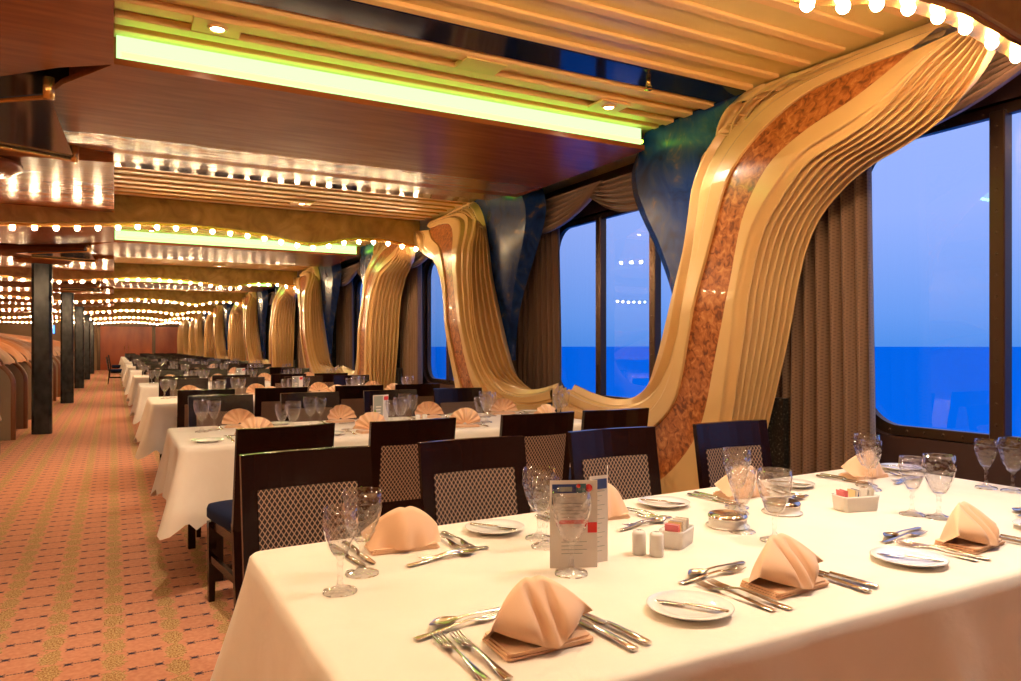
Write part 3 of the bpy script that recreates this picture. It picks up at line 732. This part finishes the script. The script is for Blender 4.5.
# chairs
SX1 = [.605, 1.235, 1.92, 2.60]
SXN = [.705, 1.305, 2.03, 2.56]
SXT2 = [.655, 1.305, 2.03, 2.56]
SXF = [.70, 1.35, 2.0, 2.62]
for k in range(13):
    for side in ('far', 'near'):
        if k == 0 and side == 'near': continue
        xs_ = SX1 if (k == 0) else (SXT2 if k == 1 and side == 'near' else SXN if side == 'near' else SXF)
        for q, x in enumerate(xs_):
            rj = random.uniform(-.03, .03); xj = 0 if k < 2 else random.uniform(-.03, .03)
            if side == 'far': y = 2.6 + 3.2 * k - .335; rz = PI
            else: y = 3.41 + 3.2 * (k - 1) + .335; rz = 0.
            if k == 1 and side == 'near': rj = [.13, .02, .0, -.02][q]
            if k == 0: rj = [.03, .0, -.01, -.02][q]
            if k == 0: y += [0, 0, .02, .0][q]
            gl_ = 'dining chairs in the row of long tables'
            lab = 'dark dining chair with woven back, %s from the aisle, %s side of %s table' % (NTH[q], side, ORD[k])
            if k < 4: chair_full((x + xj, y, 0), rz + rj, lab, gl_)
            else:
                c = obj('dining_chair', chair_far_me, None, (x + xj, y, 0), rz + rj); tag(c, lab, 'chair', gl_)
c = obj('dining_chair', chair_far_me, None, (.12, 27.9, 0), -PI / 2); tag(c, 'lone dark dining chair standing in the aisle at a table end', 'chair')
c = obj('dining_chair', chair_far_me, None, (.14, 34.0, 0), -PI / 2); tag(c, 'farther dark dining chair at a table end in the aisle', 'chair')

# ------------------------------------------------------------------ tableware
def goblet(H, R, rf, hs):
    mb = MB(); b0 = hs; prof = [(.001, 0.004), (rf * .6, .006), (rf, .003), (rf, .0), (rf * .96, .0055), (rf * .5, .009), (.008, .016), (.0055, .03), (.005, hs * .6), (.0075, hs * .78), (.0055, hs * .86), (.009, hs)]
    bl = H - hs
    out = [(R * (.30 + .70 * math.sin(t * 1.9) ** .8 if t > 0 else .2), hs + bl * t) for t in (.06, .15, .28, .42, .56)]
    out += [(R * 1.0, hs + bl * .68), (R * .985, hs + bl * .84), (R * .94, H)]
    inn_ = [(r - .0016, z) for r, z in out[::-1]] + [(.001, hs + .006)]
    mb.lathe(prof + out + inn_, 28); return mb.mesh('wine_glass', M['glass'])
G_S = goblet(.178, .038, .036, .075); G_L = goblet(.19, .046, .038, .070)
for me in (G_S, G_L): fixn(me)
pl = MB(); pl.lathe([(.001, .004), (.045, .004), (.05, .0), (.052, .0), (.055, .005), (.082, .013), (.084, .0145), (.082, .0155), (.055, .009), (.048, .007), (.001, .007)], 40); plate_me = pl.mesh('bread_plate', M['porcelain'])
def flat(mb, pts, th=.0022):      # pts: (y, halfwidth, z) strip along +y
    top = []; bot = []
    for y, hw, z in pts:
        top.append([(-hw, y, z), (-hw * .5, y, z + th), (hw * .5, y, z + th), (hw, y, z), (hw * .5, y, z - th * .5), (-hw * .5, y, z - th * .5)])
    mb.grid(top, True, closev=True); mb.add(top[0], [tuple(range(6))]); mb.add(top[-1], [tuple(range(6))[::-1]])
HAND = [(-.10, .008, .003), (-.098, .010, .003), (-.07, .0085, .004), (-.03, .0045, .007), (.0, .0034, .009)]
def fork_mesh(sc_=1.):
    mb = MB(); flat(mb, HAND + [(.022, .0038, .010), (.034, .009, .0075), (.046, .0115, .005), (.054, .0118, .004)])
    for q in range(4):
        x = -.0096 + q * .0064; pts = []
        for y, z, r in ((.053, .004, .0022), (.07, .0045, .0019), (.085, .006, .0016), (.098, .009, .001)): pts.append((x, y, z, r))
        mb.tube([(a, b, c2) for a, b, c2, d2 in pts], [d2 for *_, d2 in pts], 6)
    return mb.mesh('fork', M['silver'])
def spoon_mesh():
    mb = MB(); flat(mb, HAND + [(.03, .0040, .009), (.04, .006, .007)])
    R = []
    for j in range(9):
        v = j / 8; R.append([(.0195 * math.sin(PI * max(.06, min(.97, v)) ** .9) * math.cos(PI + PI * i / 10), .038 + .062 * v, .010 - .007 * math.sin(PI * i / 10) * math.sin(PI * max(.05, v) ** .9)) for i in range(11)])
    mb.grid(R); mb.grid([[(x, y, z + .0012) for x, y, z in r_] for r_ in R]); return mb.mesh('spoon', M['silver'])
def knife_mesh():
    mb = MB(); flat(mb, [(-.105, .006, .004), (-.103, .0095, .004), (-.08, .0095, .005), (-.03, .0075, .006), (0.0, .005, .006), (.005, .0045, .006)], .004)
    flat(mb, [(.004, .006, .004), (.02, .0105, .003), (.08, .0105, .003), (.105, .008, .003), (.118, .001, .003)], .001); return mb.mesh('knife', M['silver'])
def bknife_mesh():
    mb = MB(); flat(mb, [(-.075, .007, .004), (-.04, .006, .005), (0.0, .0035, .005), (.01, .0035, .005)], .003)
    flat(mb, [(.008, .0045, .004), (.02, .0085, .003), (.055, .0095, .003), (.068, .004, .003)], .001); return mb.mesh('butter_knife', M['silver'])
FK, SP, KN, BK = fork_mesh(), spoon_mesh(), knife_mesh(), bknife_mesh()
for me in (FK, SP, KN, BK): fixn(me)
# folded napkins
def napkin_bishop():
    mb = MB(); NA = 32; rows = []
    def T(a): return Vector((.110 * a * (1 - .06 * abs(a)), .010 + .010 * (1 - abs(a)) - .034 * a * a, .044 + .068 * (1 - abs(a) ** 1.6) - .006 * math.exp(-(a / .08) ** 2)))
    def Bm(a): return Vector((.088 * a, -.066 * (1 - abs(a) ** 1.3) - .004, .013 + .022 * abs(a) ** 1.5))
    for i in range(NA + 1):
        a = -1 + 2 * i / NA; t, b = T(a), Bm(a); row = []
        pinch = math.exp(-(a / .16) ** 2)
        for j in range(13):
            v = j / 12; p = b.lerp(t, v); bul = math.sin(PI * v ** .8)
            p.y += -.026 * bul * math.sin(PI * min(1, abs(a) * 1.05)) + .024 * bul * math.exp(-((abs(a) - .17) / .06) ** 2) - .016 * bul * math.exp(-(a / .08) ** 2)
            row.append(p)
        for j in range(1, 9):      # back side down to the cloth
            v = j / 8; p = t.lerp(Vector((.094 * a, .060 - .03 * abs(a), .010)), v); p.y += .012 * math.sin(PI * v) * (1 - abs(a)) + .006 * math.sin(a * 9) * v; row.append(p)
        rows.append(row)
    mb.grid(rows); return mb.mesh('folded_crown', M['napkin'])
def napkin_base():
    mb = MB()
    for q, (dz, sh, w_) in enumerate(((0.0, 0.0, .088), (.0045, .004, .085), (.009, -.003, .082))):
        P = [(-w_, -.055 + sh), (w_, -.050 - sh), (w_ + .004, .045), (-w_ + .003, .05)]
        P2 = []
        for i in range(4):
            p, q2 = P[i], P[(i + 1) % 4]
            for t in (.04, .5, .96): P2.append((p[0] + (q2[0] - p[0]) * t, p[1] + (q2[1] - p[1]) * t))
        mb.prism(P2, dz + .001, dz + .0048)
    return mb.mesh('folded_base', M['napkin'])
def napkin_fan():
    mb = MB(); rows = []; NR = 72
    for i in range(NR + 1):
        a = PI * (i / NR) * .94 + .03 * PI; row = []
        for j in range(9):
            v = j / 8; rr_ = .012 + .092 * v * (1 + .05 * math.sin(2 * a)); pl_ = .009 * (v ** .8) * math.sin(a * 15)
            row.append((rr_ * math.cos(a) * 1.05, pl_ + .020 * v - .02 * math.sin(PI * v) * math.sin(a), .008 + rr_ * math.sin(a)))
        rows.append(row)
    mb.grid(rows, True); mb.grid([[(x, y + .003, z) for x, y, z in r_] for r_ in rows], True); return mb.mesh('pleated_fan', M['napkin'])
NB_M, NF_M, NBASE = napkin_bishop(), napkin_fan(), napkin_base(); fixn(NB_M)
def napkin(loc, rz, label, group, fan=False, tilt=0):
    o = empty('folded_napkin', loc, rz); tag(o, label, 'napkin', group)
    obj('folded_base', NBASE, o); obj('pleated_fan' if fan else 'folded_crown', NF_M if fan else NB_M, o, (0, 0, .0 if not fan else .008)); return o
def put(me, name, loc, rz, label, cat, group): return tag(obj(name, me, None, loc, rz), label, cat, group)

def edge_y(x, far): return (1.945 + (2.07 - 1.945) * (x - .3) / 2.63) if far else .925
def to_world(x, far, lx, ly, e):      # local seat coords -> world
    return (x - lx, e - ly) if far else (x + lx, e + ly)
Z = TT + .0005
GLS = {('far', 0): [(.42, 1.53, 0), (.497, 1.627, 1)], ('far', 1): [(.98, 1.62, 0), (1.01, 1.70, 1)], ('far', 2): [(1.70, 1.66, 0), (1.76, 1.72, 1)], ('far', 3): [(2.40, 1.70, 0), (2.46, 1.76, 1)],
       ('near', 0): [(.917, 1.40, 1)], ('near', 1): [(1.55, 1.38, 1), (1.545, 1.49, 0)], ('near', 2): [(2.16, 1.39, 0), (2.19, 1.325, 1)], ('near', 3): [(2.80, 1.52, 0), (2.82, 1.44, 1)]}
SEATN = [.655, 1.275, 1.965, 2.60]
SEATF = [.655, 1.29, 1.92, 2.62]
for side in ('near', 'far'):
    far = side == 'far'
    for q in range(4):
        x = (SEATF if far else SEATN)[q]; e_ = edge_y(x, far); base = PI if far else 0.
        where = '%s place from aisle, %s side of front table' % (NTH[q], side)
        jr = random.uniform(-.08, .08)
        def L(lx, ly): a, b = to_world(x, far, lx, ly, e_); return (a, b, Z)
        ny = .185 if not far else .17
        napkin(L(0, ny), base + (-.05 if far else [.0, .05, .10, .1][q]), 'peach crown-folded napkin, %s' % where, 'folded crown napkins')
        put(FK, 'fork', L(-.150, .185), base + [-.02, .10, .12, .1][q] + jr * .3, 'outer silver dinner fork, %s' % where, 'fork', 'forks on the front table')
        put(FK, 'fork', L(-.118, .175), base + [.02, .12, .14, .1][q], 'inner silver dinner fork, %s' % where, 'fork', 'forks on the front table')
        put(KN, 'knife', L(.118, .17), base + .03 + jr * .3, 'inner silver knife, %s' % where, 'knife', 'knives on the front table')
        put(KN, 'knife', L(.150, .18), base + .10, 'outer silver knife, %s' % where, 'knife', 'knives on the front table')
        put(SP, 'spoon', L(-.05, .335 if not far else .32), base + PI / 2 + .15, 'silver dessert spoon above napkin, %s' % where, 'spoon', 'dessert spoons on the front table')
        put(FK, 'fork', L(-.09, .305 if not far else .295), base - PI / 2 + .10 + jr, 'silver dessert fork above napkin, %s' % where, 'fork', 'dessert forks on the front table')
        px_, py_ = (-.285, .165)
        if q or far:
            put(plate_me, 'bread_plate', L(px_, py_ - (.03 if far else 0)), 0, 'round white bread plate, %s' % where, 'plate', 'bread plates on the front table')
            a = L(px_, py_ - (.03 if far else 0)); put(BK, 'butter_knife', (a[0], a[1], Z + .0085), base + .62 + jr, 'silver butter knife on bread plate, %s' % where, 'knife', 'butter knives on the front table')
        for gx, gy, big in GLS[(side, q)]:
            put(G_L if big else G_S, 'wine_glass', (gx, gy, Z), random.uniform(0, 6), '%s clear cut goblet, %s' % ('larger' if big else 'smaller', where), 'glass', 'goblets on the front table')
# centre pieces of the front table
mn_ = empty('menu_card', (.985, 1.43, Z), -.02); tag(mn_, 'standing folded paper menu card with navy and red print behind a goblet', 'menu')
m = MB(); m.box((-.097, -.0012, 0), (.015, .0, .205)); m.build('front_page', M['paper'], mn_, (0, -.010, 0), -.40)
m = MB(); m.box((.0, -.0012, 0), (.052, .0, .208)); m.build('middle_page', M['paper'], mn_, (.012, .014, 0), .05)
m = MB(); m.box((.0, -.0012, 0), (.055, .0, .222)); m.build('side_page', M['paper'], mn_, (.064, .016, 0), .95)
m = MB()
m.box((-.092, -.0022, .175), (-.022, -.0012, .196), mi=0); m.box((-.079, -.0026, .179), (-.045, -.0021, .190), mi=3)
m.box((-.036, -.0026, .176), (-.012, -.0020, .197), mi=1)
m.lathe([(.0001, .0), (.009, 0), (.009, .001)], 14, M=Matrix.Translation((-.006, -.0022, .187)) @ Matrix.Rotation(PI / 2, 4, 'X'), mi=2)
m.lathe([(.0001, .0), (.005, 0), (.005, .001)], 14, M=Matrix.Translation((-.030, -.003, .192)) @ Matrix.Rotation(PI / 2, 4, 'X'), mi=2)
m.box((-.075, -.0022, .103), (-.008, -.0012, .112), mi=2); m.box((-.008, -.0022, .082), (.014, -.0012, .106), mi=2)
for q in range(5): m.box((-.07, -.0018, .150 - q * .008), (-.02 - .006 * (q % 2), -.0012, .1515 - q * .008), mi=3)
for q in range(4): m.box((-.07, -.0018, .060 - q * .009), (-.01 - .01 * (q % 2), -.0012, .0615 - q * .009), mi=3)
mk_mats = [M['paperblue'], M['paperteal'], M['paperred'], M['papergrey']]
m.build('printed_marks', mk_mats, mn_, (0, -.010, 0), -.40)
m = MB(); m.box((.003, -.0022, .176), (.050, -.0012, .200), mi=0)
for q in range(14): m.box((.006, -.0018, .170 - q * .011), (.044 - .008 * (q % 3), -.0012, .1712 - q * .011), mi=3)
m.build('printed_band', mk_mats, mn_, (.012, .014, 0), .05)
sk = MB(); sk.lathe([(.001, 0), (.0165, 0), (.0175, .004), (.0175, .050), (.0155, .056), (.010, .059), (.001, .0595)], 24); sk_me = sk.mesh('salt_shaker', M['porcelain'])
for nm, lc, lb in (('salt_shaker', (1.155, 1.455, Z), 'white porcelain salt shaker behind its twin, left of the sugar caddy'), ('pepper_shaker', (1.182, 1.42, Z), 'white porcelain pepper shaker in front, left of the sugar caddy')):
    o = empty(nm, lc); tag(o, lb, 'shaker'); obj('shaker_body', sk_me, o)
    h_ = MB()
    for a in range(5): h_.lathe([(.0001, .0604), (.0012, .0602), (.0012, .059)], 6, M=Matrix.Translation((.004 * math.cos(a * 1.257), .004 * math.sin(a * 1.257), 0)))
    h_.build('pour_holes', M['dark'], o)
def caddy(loc, rz, label, sx, sy, h):
    o = empty('sugar_caddy', loc, rz); tag(o, label, 'caddy')
    mb = MB(); t_ = .004
    def ring(k, z, inset=0.0):
        P = rrect(-sx * k + inset, sx * k - inset, -sy * k + inset, sy * k - inset, .012, 4); return [(a, b, z) for a, b in P]
    mb.grid([ring(.90, 0), ring(.93, .004), ring(1, h * .9), ring(1.02, h), ring(1.0, h, t_), ring(.97, .006, t_)], True, closev=True)
    P = ring(.95, .006, t_); mb.add(P, [tuple(range(len(P)))]); fixn_me = mb.mesh('caddy_dish', M['porcelain']); fixn(fixn_me); obj('caddy_dish', fixn_me, o)
    r = random.Random(4)
    mats_ = [M['paper'], simple('sweetener_pink', (.75, .18, .2), .5), simple('sugar_packet_yellow', (.8, .6, .3), .5), M['paperblue']]
    for i in range(12):
        xx = -sx * .8 + 1.6 * sx * i / 11; mm = mats_[[1, 1, 0, 2, 0, 3, 0, 0, 0, 0, 0, 0][i]]
        mb = MB(); mb.box((-.0012, -.018, 0), (.0012, .018, h * .9 + .012), M=Matrix.Rotation(r.uniform(-.25, .25), 4, 'Y')); mb.build('sugar_packet', mm, o, (xx, r.uniform(-.004, .004), .010))
    return o
caddy((1.295, 1.475, Z), .5, 'white porcelain sugar caddy filled with packets beside the two shakers', .052, .032, .045)
caddy((2.07, 1.52, Z), -.25, 'white porcelain sugar caddy with pink packets, nearer the window', .065, .036, .048)
tn_ = MB(); tn_.lathe([(.001, .0), (.058, .0), (.062, .003), (.061, .005), (.053, .006), (.053, .026), (.055, .028)], 40); tn_me = tn_.mesh('dish_body', M['porcelain'])
tl_ = MB(); tl_.lathe([(.0555, .026), (.056, .031), (.052, .037), (.040, .040), (.001, .041)], 40); tl_me = tl_.mesh('chrome_lid', M['silver'])
for lc, lb in (((1.555, 1.555, Z), 'round low dish with chrome lid, left one behind the large goblet'), ((1.83, 1.60, Z), 'round low dish with chrome lid, right one nearer the window')):
    o = empty('lidded_dish', lc); tag(o, lb, 'dish'); obj('dish_body', tn_me, o); obj('chrome_lid', tl_me, o)

# other tables
for k in range(1, 9):
    yo = 3.2 * k
    for side in ('near', 'far'):
        far = side == 'far'; e_ = (1.92 if far else .91) + yo; base = PI if far else 0.
        for q in range(4):
            x = SXF[q] + random.uniform(-.02, .02)
            where = '%s place from aisle, %s side of %s table' % (NTH[q], side, ORD[k])
            def L(lx, ly): a, b = to_world(x, far, lx, ly, e_); return (a, b, Z)
            napkin(L(0, .17), base + random.uniform(-.25, .25), 'peach fan-folded napkin, %s' % where, 'fan napkins', fan=True)
            if k < 7:
                put(G_S, 'wine_glass', L(.17, .30), 0, 'smaller clear goblet, %s' % where, 'glass', 'goblets on the tables behind')
                put(G_L, 'wine_glass', L(.245, .345), 1, 'larger clear goblet, %s' % where, 'glass', 'goblets on the tables behind')
            if k == 1:
                put(plate_me, 'bread_plate', L(-.25, .15), 0, 'round white bread plate, %s' % where, 'plate', 'bread plates on the second table')
                put(FK, 'fork', L(-.125, .18), base, 'silver fork left of napkin, %s' % where, 'fork', 'forks on the second table')
                put(KN, 'knife', L(.12, .18), base, 'silver knife right of napkin, %s' % where, 'knife', 'knives on the second table')
                put(SP, 'spoon', L(-.05, .31), base + PI / 2, 'silver dessert spoon, %s' % where, 'spoon', 'spoons on the second table')
def menu2(loc, rz, label, redtop=False):
    o = empty('menu_card', loc, rz); tag(o, label, 'menu', 'menu cards on the tables behind')
    m = MB(); m.box((-.075, -.001, 0), (.0, 0, .20)); m.build('front_page', M['paper'], o, (0, 0, 0), -.15)
    m = MB(); m.box((.0, -.001, 0), (.055, 0, .20)); m.build('side_page', M['paper'], o, (0, 0, 0), .35)
    m = MB(); m.box((-.070, -.002, .006), (-.005, -.001, .194), mi=0); m.box((-.055, -.003, .12), (-.018, -.002, .128), mi=3)
    for z_ in (.10, .082, .06, .04): m.box((-.055, -.003, z_), (-.022, -.002, z_ + .010), mi=3)
    m.box((-.066, -.003, .055), (-.056, -.002, .105), mi=2); m.build('cover_photo', [M['papergrey'], M['paperred'], M['papergreen'], M['paper']], o, (0, 0, 0), -.15)
    m = MB(); m.box((.004, -.002, .165), (.052, -.001, .19)); m.build('red_heading', M['paperred'], o, (0, 0, 0), .35)
menu2((1.55, 4.60, Z), .3, 'standing menu card with grey photo cover and red heading on the second table')
menu2((1.72, 7.85, Z), .3, 'standing menu card on the third table')
menu2((1.62, 11.1, Z), .2, 'standing menu card on the fourth table')
for k, x in ((1, 1.45), (2, 1.9), (3, 1.2)):
    for q in range(2):
        put(sk_me, 'pepper_shaker' if q else 'salt_shaker', (x + .05 * q + .35, 1.43 + 3.2 * k, Z), 0, 'white %s shaker at the middle of the %s table' % ('pepper' if q else 'salt', ORD[k]), 'shaker', 'shakers on the tables behind')

# ------------------------------------------------------------------ lights the room has, and one added fill lamp
def spot(name, loc, energy, col, size, blend=.6, rad=.04):
    l = bpy.data.lights.new(name, 'SPOT'); l.energy = energy; l.color = col; l.spot_size = math.radians(size); l.spot_blend = blend; l.shadow_soft_size = rad
    o = bpy.data.objects.new(name, l); COL.objects.link(o); o.location = loc; return o
for (x, y) in DL: spot('downlight_lamp', (x, y, ZC - .05), 95, (1, .80, .58), 150, 1.0)
# downlight of the bay above the front table (outside the frame, same fitting)
o = empty('downlight', (2.05, 1.12, ZC - .022)); tag(o, 'ceiling downlight above the window half of the front table', 'downlight', 'ceiling downlights')
obj('trim_ring', rg_me, o); obj('lens', ln_me, o); spot('downlight_lamp', (2.05, 1.12, ZC - .05), 135, (1, .88, .74), 160, 1.0)

o = empty('downlight', (1.62, -.62, ZC - .022)); tag(o, 'added fill downlight, out of view on camera side of the front table', 'downlight', 'ceiling downlights')  # unseen downlight added as fill for the near side of the tablecloth
obj('trim_ring', rg_me, o); obj('lens', ln_me, o); spot('downlight_lamp', (1.62, -.62, ZC - .05), 55, (1, .84, .64), 160, 1.0)

sc.view_settings.view_transform = 'Standard'; sc.view_settings.look = 'None'; sc.view_settings.gamma = 1; sc.view_settings.use_curve_mapping = False
sc.view_settings.exposure = 0.12
cy = sc.cycles; cy.max_bounces = 8; cy.diffuse_bounces = 4; cy.glossy_bounces = 4; cy.transmission_bounces = 6; cy.transparent_max_bounces = 24; cy.caustics_reflective = False; cy.caustics_refractive = False
cy.use_denoising = True; cy.sample_clamp_indirect = 6.0
